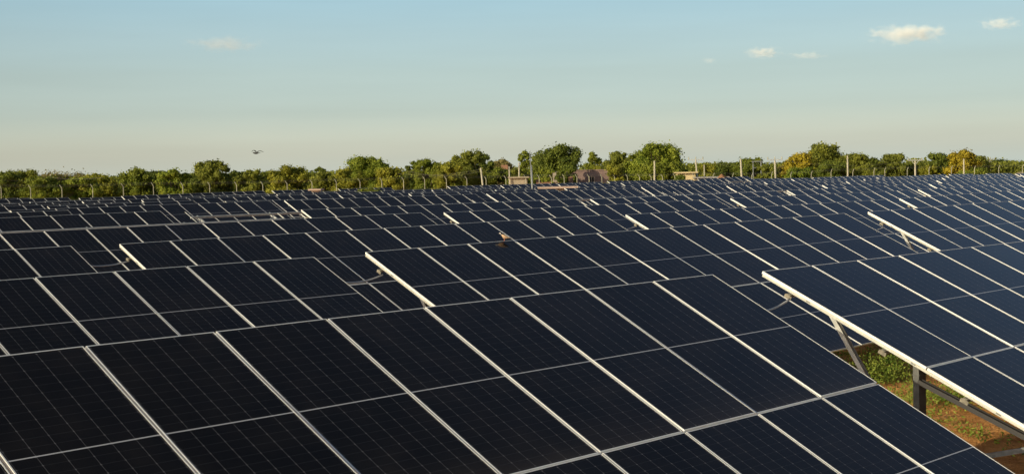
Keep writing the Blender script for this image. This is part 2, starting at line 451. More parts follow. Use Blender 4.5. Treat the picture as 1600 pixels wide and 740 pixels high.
ORD = ['nearest', 'second', 'third', 'fourth', 'fifth', 'sixth', 'seventh', 'eighth', 'ninth', 'tenth', 'eleventh', 'twelfth', 'thirteenth', 'fourteenth',
       'fifteenth', 'sixteenth', 'seventeenth', 'eighteenth', 'nineteenth', 'twentieth', 'twenty first', 'twenty second', 'twenty third', 'twenty fourth']
ORD1 = ['first', 'second', 'third', 'fourth', 'fifth', 'sixth', 'seventh', 'eighth', 'ninth', 'tenth']
def visible(o):
    bpy.context.view_layer.update()
    x, y, z = o.location; n = 0
    for i in range(14):
        p = topix((x - TW / 2 + i * PITCH_W, y, 2.74 + z))
        if p[2] > 1 and 0 < p[0] < 1600: n += 1
    return n
byrow = {}
for row, k, t, bare in TABLES: byrow.setdefault(row, []).append((k, t, bare))
for row, lst in byrow.items():
    lst.sort(key=lambda q: q[0])
    vis = [q for q in lst if visible(q[1])]
    for k, t, bare in lst:
        j = [q[1] for q in vis].index(t) if t in [q[1] for q in vis] else -1
        if (row, k) == (0, 0): lab = 'large dark solar table filling the bottom foreground, nearest row, left of the gap'
        elif (row, k) == (0, 1): lab = 'solar table at bottom right, bright lit left edge over bare soil and steel post'
        elif (row, k) == (1, 1): lab = 'solar table in second row with a brown dove perched behind its top edge'
        elif bare and row == 4: lab = 'bare steel table frame without panels at left, behind the fourth row'
        elif bare: lab = 'bare steel rails without panels in the sixth row, %s such frame from the left' % ORD1[k - 2]
        else:
            pos = ORD1[max(j, 0)] + ' from the left in view' if j >= 0 else 'just outside the left of view' if k < (vis[0][0] if vis else 3) else 'just outside the right of view'
            rr = ORD[row]
            tone = 'blue-black' if j >= 2 else 'black'
            lab = '%s solar table in the %s row from the camera, %s' % (tone, rr, pos)
        t['label'] = lab

# ------------------------------------------------------------------ conduits sagging across the gaps between tables
def conduit(row, xa, xb, d, z, label, sag=.10):
    ct, st = math.cos(TILT), math.sin(TILT)
    pts = []
    for i in range(13):
        u = i / 12; x = xa + (xb - xa) * u
        pts.append((x, Y(row) - d * ct + .10 * st, Z0 + z - d * st - .11 - sag * 4 * u * (1 - u)))
    b = MB().tube(pts, .013, 8)
    o = b.build('cable_conduit', CABLE, None, True)
    tag(o, label, 'cable conduit', 'grey conduits sagging across the gaps between tables')
conduit(0, 12.95, 14.14, .52, -1.27, 'grey cable conduit crossing the gap beside the bright edged table at right')
conduit(1, 12.95, 14.05, .55, -1.24, 'pale cable conduit crossing the gap in the second row, left of centre', .08)
conduit(2, 12.85, 13.95, .50, -1.265, 'thin pale cable conduit crossing the third row gap at the left', .06)
conduit(2, 28.85, 29.9, .50, -1.27, 'thin cable conduit in the third row gap at centre right', .06)
conduit(3, 28.8, 29.85, .55, -1.25, 'tiny cable conduit in the fourth row gap, above the dove', .06)
conduit(1, 29.0, 30.15, .55, -1.18, 'cable conduit in the second row gap at upper right', .07)

# ------------------------------------------------------------------ weeds on the soil
def leaf_mat(name, a, b_, c_=None, trans=.25, vscale=.35):
    m = bpy.data.materials.new(name); m.use_nodes = True
    t = m.node_tree; b = t.nodes['Principled BSDF']
    geo = N(t, 'ShaderNodeNewGeometry')
    rp = N(t, 'ShaderNodeValToRGB')
    rp.color_ramp.elements[0].color = (*a, 1); rp.color_ramp.elements[1].color = (*b_, 1)
    if c_:
        e = rp.color_ramp.elements.new(.85); e.color = (*c_, 1)
    no = N(t, 'ShaderNodeTexNoise'); no.inputs['Scale'].default_value = vscale; no.inputs['Detail'].default_value = 3
    t.links.new(geo.outputs['Position'], no.inputs['Vector'])
    ad = N(t, 'ShaderNodeMath', operation='MULTIPLY_ADD'); ad.inputs[1].default_value = .55
    t.links.new(geo.outputs['Random Per Island'], ad.inputs[0])
    m2 = N(t, 'ShaderNodeMath', operation='MULTIPLY_ADD'); m2.inputs[1].default_value = 1.6; m2.inputs[2].default_value = -.55
    t.links.new(no.outputs[0], m2.inputs[0]); t.links.new(m2.outputs[0], ad.inputs[2])
    t.links.new(ad.outputs[0], rp.inputs[0])
    t.links.new(rp.outputs[0], b.inputs['Base Color'])
    b.inputs['Roughness'].default_value = .65; b.inputs['Specular IOR Level'].default_value = .25
    tr = N(t, 'ShaderNodeBsdfTranslucent'); mx = N(t, 'ShaderNodeMixShader'); mx.inputs[0].default_value = trans
    t.links.new(rp.outputs[0], tr.inputs[0]); t.links.new(b.outputs[0], mx.inputs[1]); t.links.new(tr.outputs[0], mx.inputs[2])
    t.links.new(mx.outputs[0], t.nodes['Material Output'].inputs[0])
    return m
nrng = np.random.default_rng(11)
def quads_mesh(name, centers, sizes, mats, dirs=None, aspect=.6, up_bias=0.0):
    n = len(centers)
    a = nrng.normal(size=(n, 3)); 
    if dirs is not None: a = dirs + .55 * a
    a /= np.linalg.norm(a, axis=1)[:, None]
    r = nrng.normal(size=(n, 3)); b = np.cross(a, r); b /= np.linalg.norm(b, axis=1)[:, None] + 1e-9
    c = np.cross(a, b)
    s = sizes[:, None]
    P = np.empty((n, 4, 3))
    P[:, 0] = centers - b * s; P[:, 1] = centers - c * s * aspect; P[:, 2] = centers + b * s; P[:, 3] = centers + c * s * aspect
    me = bpy.data.meshes.new(name)
    me.vertices.add(4 * n); me.vertices.foreach_set('co', P.ravel())
    me.loops.add(4 * n); me.loops.foreach_set('vertex_index', np.arange(4 * n, dtype=np.int32))
    me.polygons.add(n); me.polygons.foreach_set('loop_start', np.arange(0, 4 * n, 4, dtype=np.int32))
    me.materials.append(mats); me.update(calc_edges=True)
    return me

WEED = leaf_mat('weed leaf', (.06, .15, .015), (.19, .34, .04), (.32, .38, .07), .3, 2.0)
def weeds():
    cs, ss = [], []
    spots = []
    for _ in range(900):
        x = rng.uniform(15, 32); y = rng.uniform(6.8, 16)
        n_ = noise.noise(Vector((x * .55, y * .55, 4.2)))
        if n_ > .02 and y < 12.9: spots.append((x, y, rng.uniform(.05, .20)))
    for _ in range(95):      # the tall clump beside the post
        spots.append((rng.gauss(22.6, .55), min(12.9, rng.gauss(12.45, .25)), rng.uniform(.25, .6)))
    for _ in range(260): spots.append((rng.uniform(20, 34), rng.uniform(13.2, 17), rng.uniform(.12, .3)))  # added under the second row to darken the shaded ground
    for _ in range(60): spots.append((rng.gauss(21.2, .5), rng.gauss(10.6, .3), rng.uniform(.12, .28)))
    for x, y, h in spots:
        for _ in range(int(18 + 50 * h)):
            u = rng.random(); rr = .05 + .16 * (1 - u * .5) * (h * 1.5 + .3)
            cs.append((x + rng.gauss(0, rr), y + rng.gauss(0, rr), .02 + h * u)); ss.append(rng.uniform(.016, .042))
    me = quads_mesh('weeds', np.array(cs), np.array(ss), WEED, aspect=.38)
    tag(obj('weeds', me), 'low green weeds growing on the sunlit orange soil between the rows, plus some added to darken under a row', 'weeds', kind='stuff')
weeds()

# ------------------------------------------------------------------ trees beyond the field
LEAVES = {
    'dark': leaf_mat('dark leaf', (0.039, 0.067, 0.010), (0.104, 0.151, 0.020), (0.171, 0.209, 0.028), .28),
    'green': leaf_mat('green leaf', (0.067, 0.110, 0.014), (0.171, 0.226, 0.026), (0.256, 0.290, 0.035), .32),
    'bright': leaf_mat('bright leaf', (0.076, 0.139, 0.014), (0.201, 0.284, 0.028), (0.305, 0.348, 0.040), .32),
    'olive': leaf_mat('olive leaf', (0.076, 0.102, 0.016), (0.189, 0.220, 0.030), (0.268, 0.290, 0.042), .32),
    'yellow': leaf_mat('yellow green leaf', (0.104, 0.133, 0.014), (0.256, 0.284, 0.028), (0.354, 0.348, 0.040), .32),
    'gold': leaf_mat('golden leaf', (0.146, 0.133, 0.014), (0.354, 0.313, 0.028), (0.488, 0.394, 0.030), .3),
    'brown': leaf_mat('dry leaf', (0.110, 0.099, 0.030), (0.232, 0.203, 0.060), (0.305, 0.267, 0.090), .2),
}
BARK = mat('bark', (.10, .075, .05), .9, 0, .4, 6)
def tree(px, top, w, kind, depth, label, cat='tree', name='tree', dens=1.0, trunk=.16, base_gap=.06, shape=1.0, cx=None, sparse=0.0):
    base = at(px, depth, 0); base.z = ground_z(base.x, base.y)
    # height from the photograph's crown top
    v = at(px, depth, None, top); H = v.z - base.z
    Wd = w / F_PX * depth
    sd = rng.randrange(10 ** 6); lr = random.Random(sd); ln = np.random.default_rng(sd)
    t = thing(name, label, cat, base)
    Wd *= 1.12; nc = int(max(24, 52 * (Wd * H) ** .5 / 3.2))
    cl = []
    for i in range(nc):
        for _ in range(50):
            z = lr.uniform(base_gap, .93)
            ang = lr.uniform(0, 2 * math.pi); rr = lr.random() ** .5
            prof = (1 - abs((z - .48 * shape) / (.56 if z > .48 * shape else .62)) ** 2.3)
            if prof <= 0.02: continue
            prof = prof ** .5
            x = rr * math.cos(ang) * Wd / 2 * prof * .86; y = rr * math.sin(ang) * Wd / 2 * prof * .86
            break
        rad = Wd * lr.uniform(.06, .16) * (1.15 - .3 * z)
        cl.append((x, y, min(z * H, H - rad * .75), rad))
    cl.append((lr.uniform(-.08, .08) * Wd, 0, H - Wd * .11, Wd * .11))
    cen, sz, dr = [], [], []
    per = int(620 * dens)
    for (x, y, z, r_) in cl:
        n = int(per * (r_ / (Wd * .13)) ** 2)
        p = ln.normal(size=(n, 3)); p /= np.linalg.norm(p, axis=1)[:, None]
        q = p * (r_ * (ln.random(n) ** .33 * .95 + .1 * ln.random(n)))[:, None]; q[:, 2] *= .8
        ragged = ln.random(n) < .16
        q[ragged] *= ln.uniform(1.2, 1.9, (int(ragged.sum()), 1))
        cen.append(q + np.array([x, y, z])); sz.append(ln.uniform(.055, .165, n) * (1.0 if depth < 200 else 1.25)); dr.append(p)
    cen = np.concatenate(cen); cen[:, 2] = np.maximum(cen[:, 2], .12)
    me = quads_mesh('crown', cen, np.concatenate(sz), LEAVES[kind], np.concatenate(dr), .62)
    obj('crown', me, t)
    b = MB(); rt = max(.07, Wd * .022) * (1 if trunk else .6)
    fork = Vector((lr.uniform(-.1, .1), lr.uniform(-.1, .1), H * lr.uniform(.22, .34)))
    b.tube([(0, 0, -.2), fork * .5 + Vector((lr.uniform(-.08, .08), 0, 0)), fork], [rt * 1.4, rt, rt * .8], 7)
    for (x, y, z, r_) in cl[::2]:
        if z < fork.z: continue
        mid = fork.lerp(Vector((x, y, z)), .5) + Vector((0, 0, -.06 * H))
        b.tube([fork, mid, (x, y, z)], [rt * .6, rt * .34, rt * .12], 5, cap=False)
    b.build('trunk', BARK, t, True)
    return t

KW = {'dark': 'dark green', 'green': 'mid green', 'bright': 'bright green', 'olive': 'olive green', 'yellow': 'yellow-green', 'brown': 'dry brownish'}
TREES = [
    (856, 262, 34, 'green', 155, 'green bush between the clay hut and the big dark tree'),
    (879, 266, 22, 'dark', 152, 'low dark bush left of the small orange hut'),  # px, top, width, kind, depth, label
    (8, 268, 46, 'dark', 168, 'dark green tree at the far left end of the treeline'),
    (36, 266, 60, 'olive', 182, 'olive tree behind the first round bush at far left'),
    (66, 275, 68, 'green', 150, 'big round green bush near the left end of the treeline'),
    (95, 271, 100, 'brown', 190, 'flat-topped brownish tree rising behind the left bushes'),
    (126, 277, 56, 'bright', 152, 'bright green bush right of the big round left bush'),
    (154, 269, 58, 'yellow', 160, 'yellow-green tree left of the dip in the treeline'),
    (178, 279, 30, 'dark', 165, 'low dark bush in the dip of the treeline at left'),
    (212, 262, 56, 'green', 156, 'yellowish green tree right of the left dip'),
    (243, 266, 46, 'dark', 172, 'dark tree between two brighter green trees at left'),
    (274, 263, 52, 'bright', 155, 'bright green tree left of the tall olive tree'),
    (333, 250, 62, 'olive', 162, 'tall olive tree with dark trunk left of the flying bird'),
    (306, 270, 34, 'dark', 178, 'low dark tree left of the tall olive tree'),
    (370, 266, 34, 'dark', 174, 'dark low tree just right of the tall olive tree'),
    (392, 264, 46, 'olive', 160, 'olive tree under the flying bird'),
    (419, 266, 40, 'green', 166, 'small green tree right of the flying bird'),
    (452, 259, 62, 'yellow', 158, 'wide yellow-green tree left of the small dark crown'),
    (478, 268, 36, 'green', 170, 'low green tree beside the wide yellow-green tree'),
    (499, 261, 26, 'dark', 192, 'small dark crown poking up behind the olive bush'),
    (507, 269, 48, 'olive', 154, 'rounded olive bush below the small dark crown'),
    (546, 262, 50, 'yellow', 152, 'yellow-green tree at the left foot of the broad green tree'),
    (576, 245, 72, 'bright', 176, 'broad bright green tree left of centre'),
    (608, 262, 52, 'yellow', 151, 'yellowish tree at the right foot of the broad green tree'),
    (636, 272, 30, 'dark', 172, 'low dark tree in the dip left of centre'),
    (646, 252, 26, 'dark', 185, 'narrow dark tree left of the green tree near centre'),
    (668, 247, 46, 'green', 166, 'green tree crossed by power wires near centre'),
    (702, 252, 44, 'yellow', 158, 'yellow tree left of the tall olive tree at centre'),
    (733, 234, 56, 'olive', 164, 'tall olive tree at centre beside the first pole'),
    (759, 240, 34, 'dark', 176, 'dark tree right of the tall olive tree at centre'),
    (786, 248, 40, 'brown', 196, 'rounded dusty tree around the small orange roof'),
    (781, 262, 42, 'green', 162, 'low green tree between the two short poles'),
    (806, 262, 30, 'olive', 175, 'olive bush behind the cream wall'),
    (822, 235, 28, 'green', 178, 'slim green tree behind the tall steel pole'),
    (846, 243, 40, 'green', 168, 'green tree left of the big dark tree'),
    (876, 225, 76, 'dark', 164, 'big dark green tree left of the brown brick house'),
    (893, 253, 30, 'dark', 155.5, 'dark low tree touching the brick house'),
    (927, 237, 26, 'green', 196, 'slim green tree rising behind the brick house'),
    (947, 251, 38, 'yellow', 186, 'pale yellow-green bush behind the brick house'),
    (965, 235, 44, 'olive', 172, 'olive tree right of the brick house'),
    (962, 258, 40, 'yellow', 153, 'low yellowish bush at the corner of the brick house'),
    (999, 236, 48, 'green', 168, 'green tree left of the biggest bright tree'),
    (1028, 224, 74, 'bright', 163, 'biggest bright green tree right of centre behind a pole'),
    (1030, 254, 74, 'green', 160, 'lower green growth under the biggest bright tree'),
    (1058, 250, 30, 'dark', 166, 'dark tree at the right foot of the biggest bright tree'),
    (1063, 273, 22, 'dark', 151, 'dark bush in front of the yellow building'),
    (1112, 256, 42, 'yellow', 184, 'yellow-green tree behind the shed roof'),
    (1140, 253, 46, 'dark', 178, 'dark green tree right of the shed'),
    (1172, 247, 48, 'green', 172, 'green tree behind the leaning pole'),
    (1197, 258, 40, 'olive', 168, 'olive bush left of the pole with crossarm'),
    (1224, 258, 30, 'brown', 176, 'brownish bush right of the pole with crossarm'),
    (1246, 240, 50, 'gold', 172, 'golden yellow tree left of the big round olive tree'),
    (1252, 262, 52, 'bright', 164, 'green growth in front of the golden yellow tree'),
    (1286, 222, 64, 'olive', 178, 'big round olive tree at right behind the posts'),
    (1300, 252, 52, 'dark', 170, 'dark low tree at the foot of the big round olive tree'),
    (1338, 240, 50, 'olive', 174, 'olive tree behind the thin pale pole at right'),
    (1364, 246, 32, 'dark', 186, 'narrow dark tree right of the thin pale pole'),
    (1395, 240, 42, 'olive', 178, 'lone rounded olive tree between two poles at right'),
    (1372, 262, 60, 'olive', 172, 'low olive scrub between the poles at right'),
    (1424, 256, 42, 'olive', 182, 'low olive tree behind the pole with insulators'),
    (1451, 258, 32, 'yellow', 178, 'low yellowish bush left of the dark tree at right'),
    (1470, 239, 42, 'dark', 180, 'dark green tree left of the yellow tree at right'),
    (1507, 234, 52, 'gold', 176, 'yellow tree at right behind a pale pole'),
    (1530, 243, 38, 'olive', 184, 'olive tree right of the yellow tree'),
    (1522, 262, 56, 'green', 170, 'green low growth at the foot of the yellow tree'),
    (1560, 250, 46, 'dark', 215, 'far dark tree near the right end of the treeline'),
    (1592, 253, 50, 'dark', 225, 'far dark tree at the right end of the treeline'),
]
for a in TREES:
    px, top, w, kind, dep, lab = a
    bush = 'bush' in lab or 'scrub' in lab or 'growth' in lab
    tree(px, top, w, kind, dep, lab, 'bush' if bush else 'tree', 'bush' if bush else 'tree', base_gap=.03 if bush or dep < 172 else .08)
# scrub filling the foot of the treeline behind everything
def scrub():
    cs, ss = [], []
    for i in range(1500):
        px = rng.uniform(-60, 1660); dep = rng.uniform(198, 225)
        p = at(px, dep, 0); h = rng.uniform(2.8, 4.9) * (1 if px < 1540 else .85); r_ = rng.uniform(1.0, 2.2)
        n = 150
        for _ in range(n):
            cs.append((p.x + rng.gauss(0, r_ * .6), p.y + rng.gauss(0, r_ * .6), h * rng.random() ** .8)); ss.append(rng.uniform(.14, .3))
    me = quads_mesh('distant_scrub', np.array(cs), np.array(ss), LEAVES['olive'], aspect=.6)
    tag(obj('distant_scrub', me), 'continuous low scrub behind the trees along the horizon', 'scrub', kind='stuff')
scrub()

# ------------------------------------------------------------------ perimeter fence: concrete posts with cranked tops and wire
def fence():
    pts = [(2, 131, 283), (48, 132, 284), (97, 133, 284), (145, 134, 283), (193, 135, 282), (240, 136, 281), (286, 137, 281), (328, 138, 281), (370, 139, 281),
           (411, 140, 281), (449, 140, 280), (488, 141, 279), (526, 142, 278), (563, 143, 278), (597, 144, 277), (631, 145, 276), (664, 146, 275), (698, 147, 275),
           (730, 148, 275), (760, 149, 275), (791, 149, 274), (822, 150, 273), (843, 150, 273), (862, 150, 273), (882, 151, 272), (902, 151, 272), (921, 151, 272), (941, 151, 272), (961, 152, 272),
           (981, 152, 272), (1000, 152, 272), (1018, 152, 272), (1036, 152, 272), (1055, 153, 271), (1085, 153, 271), (1115, 153, 270), (1145, 154, 270), (1175, 154, 270), (1206, 154, 268), (1236, 155, 268),
           (1268, 156, 267), (1299, 157, 264), (1333, 158, 264), (1366, 159, 262), (1383, 160, 261), (1418, 161, 261), (1452, 162, 260), (1487, 163, 259), (1523, 164, 259), (1561, 165, 258), (1598, 166, 257)]
    o = thing('perimeter_fence', 'perimeter fence of pale concrete posts with cranked tops and wire along the treeline', 'fence', at(800, 149, 0))
    org = o.location.copy()
    tops = []
    for i, (px, dep, top) in enumerate(pts):
        b0 = at(px, dep, 0); b0.z = ground_z(b0.x, b0.y); tp = at(px, dep, None, top).z
        w = .08
        b = MB(); q = b0 - org
        if px < 1100: crank = RGT * -.22          # bent outwards, seen as a hook to the left
        else: crank = RGT * .14
        crank.z = 0
        b.tube([q + Vector((0, 0, -.3)), q + Vector((0, 0, tp - .38)), q + Vector((0, 0, tp - .30)) + crank * .12, q + Vector((0, 0, tp)) + crank], [w * .62, w * .5, w * .46, w * .36], 4)
        b.build('fence_post', CONC, o)
        tops.append((q, tp, crank))
    b = MB()
    for hgt in (.5, 1.0, 1.5, 2.0, 2.5):
        pp = [q + Vector((0, 0, hgt)) + FWD * -.1 for q, tp, c in tops]
        b.tube(pp, .006, 3, cap=False)
    for f_ in (.35, .7, 1.0):
        b.tube([q + Vector((0, 0, tp - .3 + .3 * f_)) + c * f_ for q, tp, c in tops], .006, 3, cap=False)
    tag(b.build('fence_wire', GALV_D, o))
fence()

# ------------------------------------------------------------------ utility poles and wires
POLE = mat('concrete pole', (.46, .43, .33), .85, 0, .2, 3)
def pole(px, top, dep, r_, label, lean=0.0, arms=0, name='utility_pole', steel=False):
    b0 = at(px, dep, 0); tp = at(px, dep, None, top).z
    o = thing(name, label, 'utility pole', b0)
    d = RGT.copy(); d.z = 0; d.normalize()
    off = d * (lean / F_PX * dep)
    r_ *= .78; b = MB(); b.tube([(0, 0, -.5), off * .5 + Vector((0, 0, tp * .5)), off + Vector((0, 0, tp))], [r_ * 1.15, r_, r_ * .75], 8)
    b.build('shaft', GALV_D if steel else POLE, o, True)
    if arms:
        a = MB(); dd = d * .9
        a.bar(off - dd + Vector((0, 0, tp + .05)), off + dd + Vector((0, 0, tp + .05)), .08, .09)
        a.bar(off - dd * .5 + Vector((0, 0, tp + .04)), off + Vector((0, 0, tp - .55)), .05, .05)
        a.bar(off + dd * .5 + Vector((0, 0, tp + .04)), off + Vector((0, 0, tp - .55)), .05, .05)
        a.build('crossarm', GALV, o)
        for s_ in (-1, 0, 1):
            c = MB(); p = off + dd * .92 * s_ + Vector((0, 0, tp + .08))
            c.tube([p, p + Vector((0, 0, .07)), p + Vector((0, 0, .14)), p + Vector((0, 0, .24)), p + Vector((0, 0, .3))], [.03, .07, .04, .07, .03], 8)
            c.build('insulator', CONC, o, True)
    return o
pole(758, 262, 150, .15, 'pale leaning pole in front of the tall olive tree at centre', lean=-6)
pole(796.5, 260, 155, .12, 'short pale pole left of the cream wall')
pole(811, 254, 158, .13, 'pale pole in front of the cream wall, left of the tall steel pole', lean=1)
pole(833, 236, 120, .065, 'tall slim steel pole rising among the panels near centre', lean=-4, steel=True)
pole(832.6, 258, 119, .085, 'shorter grey pole clamped beside the tall slim steel pole', lean=-1, steel=True)
pole(1022.5, 251, 154, .15, 'pale pole in front of the biggest bright green tree', lean=1)
pole(1092, 250, 158, .15, 'leaning pole with crossarm beside the yellow building', lean=-4, arms=1)
pole(1101, 257, 160, .11, 'thin pale pole right of the leaning pole with crossarm')
pole(1161, 248, 156, .16, 'pale leaning pole in front of the green trees right of the shed', lean=-3)
pole(1212.5, 250, 160, .17, 'pole with crossarm left of the golden yellow tree', lean=-1, arms=1)
pole(1325, 243, 162, .14, 'thin tall pale pole right of the big round olive tree')
pole(1316, 250, 190, .16, 'distant short pole behind the thin tall pole')
pole(1430.5, 251, 166, .16, 'pole with crossarm and insulators between trees at right', arms=1)
pole(1506.5, 248, 168, .14, 'pale pole in front of the yellow tree at right')
pole(1548, 249, 205, .18, 'distant pole with crossarm near the right end', arms=1)
pole(80, 272, 176, .16, 'pole stub standing among trees at far left')
WIREM = mat('dull wire', (.16, .15, .13), .7)
def wires(name, label, pts, sag, r_=.014, n=14):
    b = MB()
    for i in range(len(pts) - 1):
        A = at(pts[i][0], pts[i][1], None, pts[i][2]); B = at(pts[i + 1][0], pts[i + 1][1], None, pts[i + 1][2])
        b.tube([A.lerp(B, u / n) - Vector((0, 0, sag * 4 * (u / n) * (1 - u / n))) for u in range(n + 1)], r_, 4, cap=False)
    tag(b.build(name, WIREM), label, 'power wires')
wires('power_wire', 'wires crossing in front of the trees left of the first centre pole', [(620, 150, 271), (752, 150, 264), (796, 155, 263), (812, 157, 257)], .4, .012)
wires('power_wire', 'second lower wire left of the first centre pole', [(640, 150, 268), (752, 150, 267), (811, 157, 260)], .5, .012)
wires('power_wire', 'faint wires over the bushes at far left', [(0, 140, 281), (80, 150, 277), (160, 150, 277)], .2, .014)
wires('power_wire', 'thin wire linking the crossarm poles right of centre', [(1088, 158, 249), (1212, 160, 249), (1430, 166, 250), (1548, 205, 249)], .7, .009)
def gantry():
    p = at(1190, 170, 0); q = at(1183, 170, None, 251); o = thing('pole_gantry', 'dark steel gantry above the trees left of the crossarm pole', 'gantry', p)
    d = RGT.copy(); d.z = 0; d.normalize(); z1 = at(1190, 170, None, 252).z
    MB().bar((0, 0, 0), (0, 0, z1), .12, .12).bar(d * -1.0, d * -1.0 + Vector((0, 0, z1)), .1, .1).build('leg', GALV_D, o)
    MB().bar(d * -1.2 + Vector((0, 0, z1)), d * .2 + Vector((0, 0, z1)), .12, .12).bar(d * -1.0 + Vector((0, 0, z1 - .8)), Vector((0, 0, z1 - .8)), .1, .1).build('crossbeam', GALV_D, o)
gantry()

# ------------------------------------------------------------------ buildings
BRICK = mat('dull brick wall', (.27, .19, .17), .9, 0, .3, .8)
YEL = mat('yellow washed wall', (.62, .52, .30), .9, 0, .15, .8)
CREAM = mat('cream wall', (.40, .34, .25), .9, 0, .2, .8)
ORANGE = mat('orange clay', (.36, .19, .11), .9, 0, .35, 1.5)
ROOFG = mat('grey tin roof', (.42, .40, .38), .5, .3, .2, 1)
DARK = mat('dark opening', (.02, .02, .022), .6)
WOOD = mat('pale timber', (.45, .36, .26), .8, 0, .3, 3)
def building(name, label, cat, px0, px1, top, dep, wallm, depthm=5, roof='flat', windows=(), roofm=None, open_front=False, over=.25):
    a = at(px0, dep, 0); b_ = at(px1, dep, 0); W_ = (b_ - a).length
    H = at((px0 + px1) / 2, dep, None, top).z
    d = RGT.copy(); d.z = 0; d.normalize(); ang = math.atan2(d.y, d.x)
    mid = (a + b_) / 2; mid.z = 0
    o = thing(name, label, cat, mid, ang)
    x0, x1 = -W_ / 2, W_ / 2; t = .23; Hr = H - (.14 if roof == 'flat' else H * .3)
    w = MB()
    # front wall with true openings
    xs = [x0] + [v for q in windows for v in (x0 + q[0] * W_, x0 + q[1] * W_)] + [x1]
    if not open_front:
        for i in range(0, len(xs) - 1):
            if i % 2 == 0: w.box(xs[i], xs[i + 1], 0, t, 0, Hr)
            else:
                q = windows[i // 2]
                if q[2] > 0: w.box(xs[i], xs[i + 1], 0, t, 0, q[2])
                w.box(xs[i], xs[i + 1], 0, t, q[3], Hr)
    w.box(x0, x0 + t, t, depthm, 0, Hr); w.box(x1 - t, x1, t, depthm, 0, Hr); w.box(x0 + t, x1 - t, depthm - t, depthm, 0, Hr)
    w.build('wall', wallm, o)
    r_ = MB()
    if roof == 'flat': r_.box(x0 - over, x1 + over, -over * 2, depthm + over, Hr, H)
    elif roof == 'gable':
        ov = over
        P = [(x0 - ov, -ov, Hr), (x1 + ov, -ov, Hr), (x1 + ov, depthm + ov, Hr), (x0 - ov, depthm + ov, Hr), (x0 - ov, depthm / 2, H), (x1 + ov, depthm / 2, H)]
        r_.v += P; r_.f += [(0, 1, 5, 4), (2, 3, 4, 5), (0, 4, 3), (1, 2, 5), (0, 3, 2, 1)]; r_.m += [0] * 5
    r_.build('roof', roofm or wallm, o)
    for q in windows:
        a0, a1 = x0 + q[0] * W_, x0 + q[1] * W_
        f = MB(); f.box(a0, a1, t * .6, t * .7, q[2], q[3]); win = f.build('window' if q[2] > 0 else 'door', DARK, o)
        g = MB(); g.box(a0, a0 + .07, .02, .1, q[2], q[3]).box(a1 - .07, a1, .02, .1, q[2], q[3]).box(a0 + .07, a1 - .07, .02, .1, q[3] - .07, q[3]).box((a0 + a1) / 2 - .03, (a0 + a1) / 2 + .03, .02, .1, q[2], q[3] - .07)
        g.build('frame', WOOD, win)
    if open_front:
        for u in (.02, .35, .66, .98):
            MB().box(x0 + u * W_ - .06, x0 + u * W_ + .06, 0, .12, 0, Hr).build('post', WOOD, o)
    return o
building('brick_house', 'low brown brick house with flat roof and dark window beside the big dark tree', 'house', 886, 957, 265, 158, BRICK, 6, 'flat', [(.48, .61, .9, 3.3)], over=.04)
building('yellow_house', 'small pale yellow house partly hidden by a dark bush', 'house', 1061, 1087, 268.5, 156, YEL, 5, 'flat', [(.15, .3, .9, 2.0)])
building('open_shed', 'long low shed with pale tin roof and dark open front', 'shed', 1088, 1133, 276, 156, CREAM, 5, 'flat', roofm=ROOFG, open_front=True, over=.4)
building('yard_wall_house', 'low cream hut behind the short pale poles near centre', 'hut', 797, 824, 276, 153, CREAM, 3, 'flat', [(.4, .55, 0, 1.9)])
building('clay_hut', 'orange clay hut under the big dark tree', 'hut', 842, 858, 280.5, 152.5, ORANGE, 4, 'gable', [(.4, .55, 0, 1.7)])
building('clay_hut', 'small orange hut beside the brick house', 'hut', 884, 893, 276, 152.5, ORANGE, 3, 'gable')
building('orange_roof_house', 'house with orange roof showing between tree crowns', 'house', 786.5, 791.5, 257.5, 186, ORANGE, 4, 'gable')
building('thatched_shelter', 'small open shelter with pale roof in front of the big dark tree', 'shelter', 868, 875, 268, 153, CREAM, 3, 'gable', roofm=CREAM, open_front=True)
# low flat-roofed cabin standing among the panels
PINK = mat('sunlit pinkish roof sheet', (.46, .34, .27), .7, 0, .2, 1)
building('inverter_cabin', 'low cabin with flat pinkish roof among the far panels near centre', 'cabin', 851, 893, 291.5, 112, PINK, 4.0, 'flat', [(.3, .4, 0, 1.9)], over=.5)
building('transformer_box', 'small pinkish box cabin among the far panels left of centre', 'cabin', 487, 498, 295, 118, PINK, 1.5, 'flat')
# mounds of earth by the fence
def mound(px, dep, w, h, label, m):
    p = at(px, dep, 0); b = MB(); n = 22
    v = []; f = []
    for j in range(9):
        r_ = j / 8
        for i in range(n):
            a = 2 * math.pi * i / n
            k = 1 + .18 * noise.noise(Vector((math.cos(a) * 2, math.sin(a) * 2, px)))
            z = h * (1 - r_ ** 1.6) * (1 + .2 * noise.noise(Vector((math.cos(a) * r_ * 3, math.sin(a) * r_ * 3, px + 5)))) - .1 * r_
            b.v.append((math.cos(a) * r_ * w * k / 2, math.sin(a) * r_ * w * k / 2, z))
    for j in range(8):
        for i in range(n):
            i2 = (i + 1) % n; b.f.append((j * n + i, (j + 1) * n + i, (j + 1) * n + i2, j * n + i2)); b.m.append(0)
    o = b.build('earth_mound', m, None, True); o.location = p; tag(o, label, 'earth mound', 'mounds of orange earth by the fence')
EARTH = mat('orange earth', (.42, .21, .10), .95, 0, .35, 2)
mound(1130, 150, 6, 3.2, 'orange earth mound right of the open shed', EARTH)
mound(1075, 160, 5, 2.3, 'orange earth mound before the dark bush', EARTH)
mound(1165, 158, 9, 2.0, 'low long orange earth bank behind the leaning pole', EARTH)
mound(1592, 190, 8, 2.5, 'sandy mound at the right end of the treeline', mat('pale sand', (.36, .30, .19), .95, 0, .3, 1))
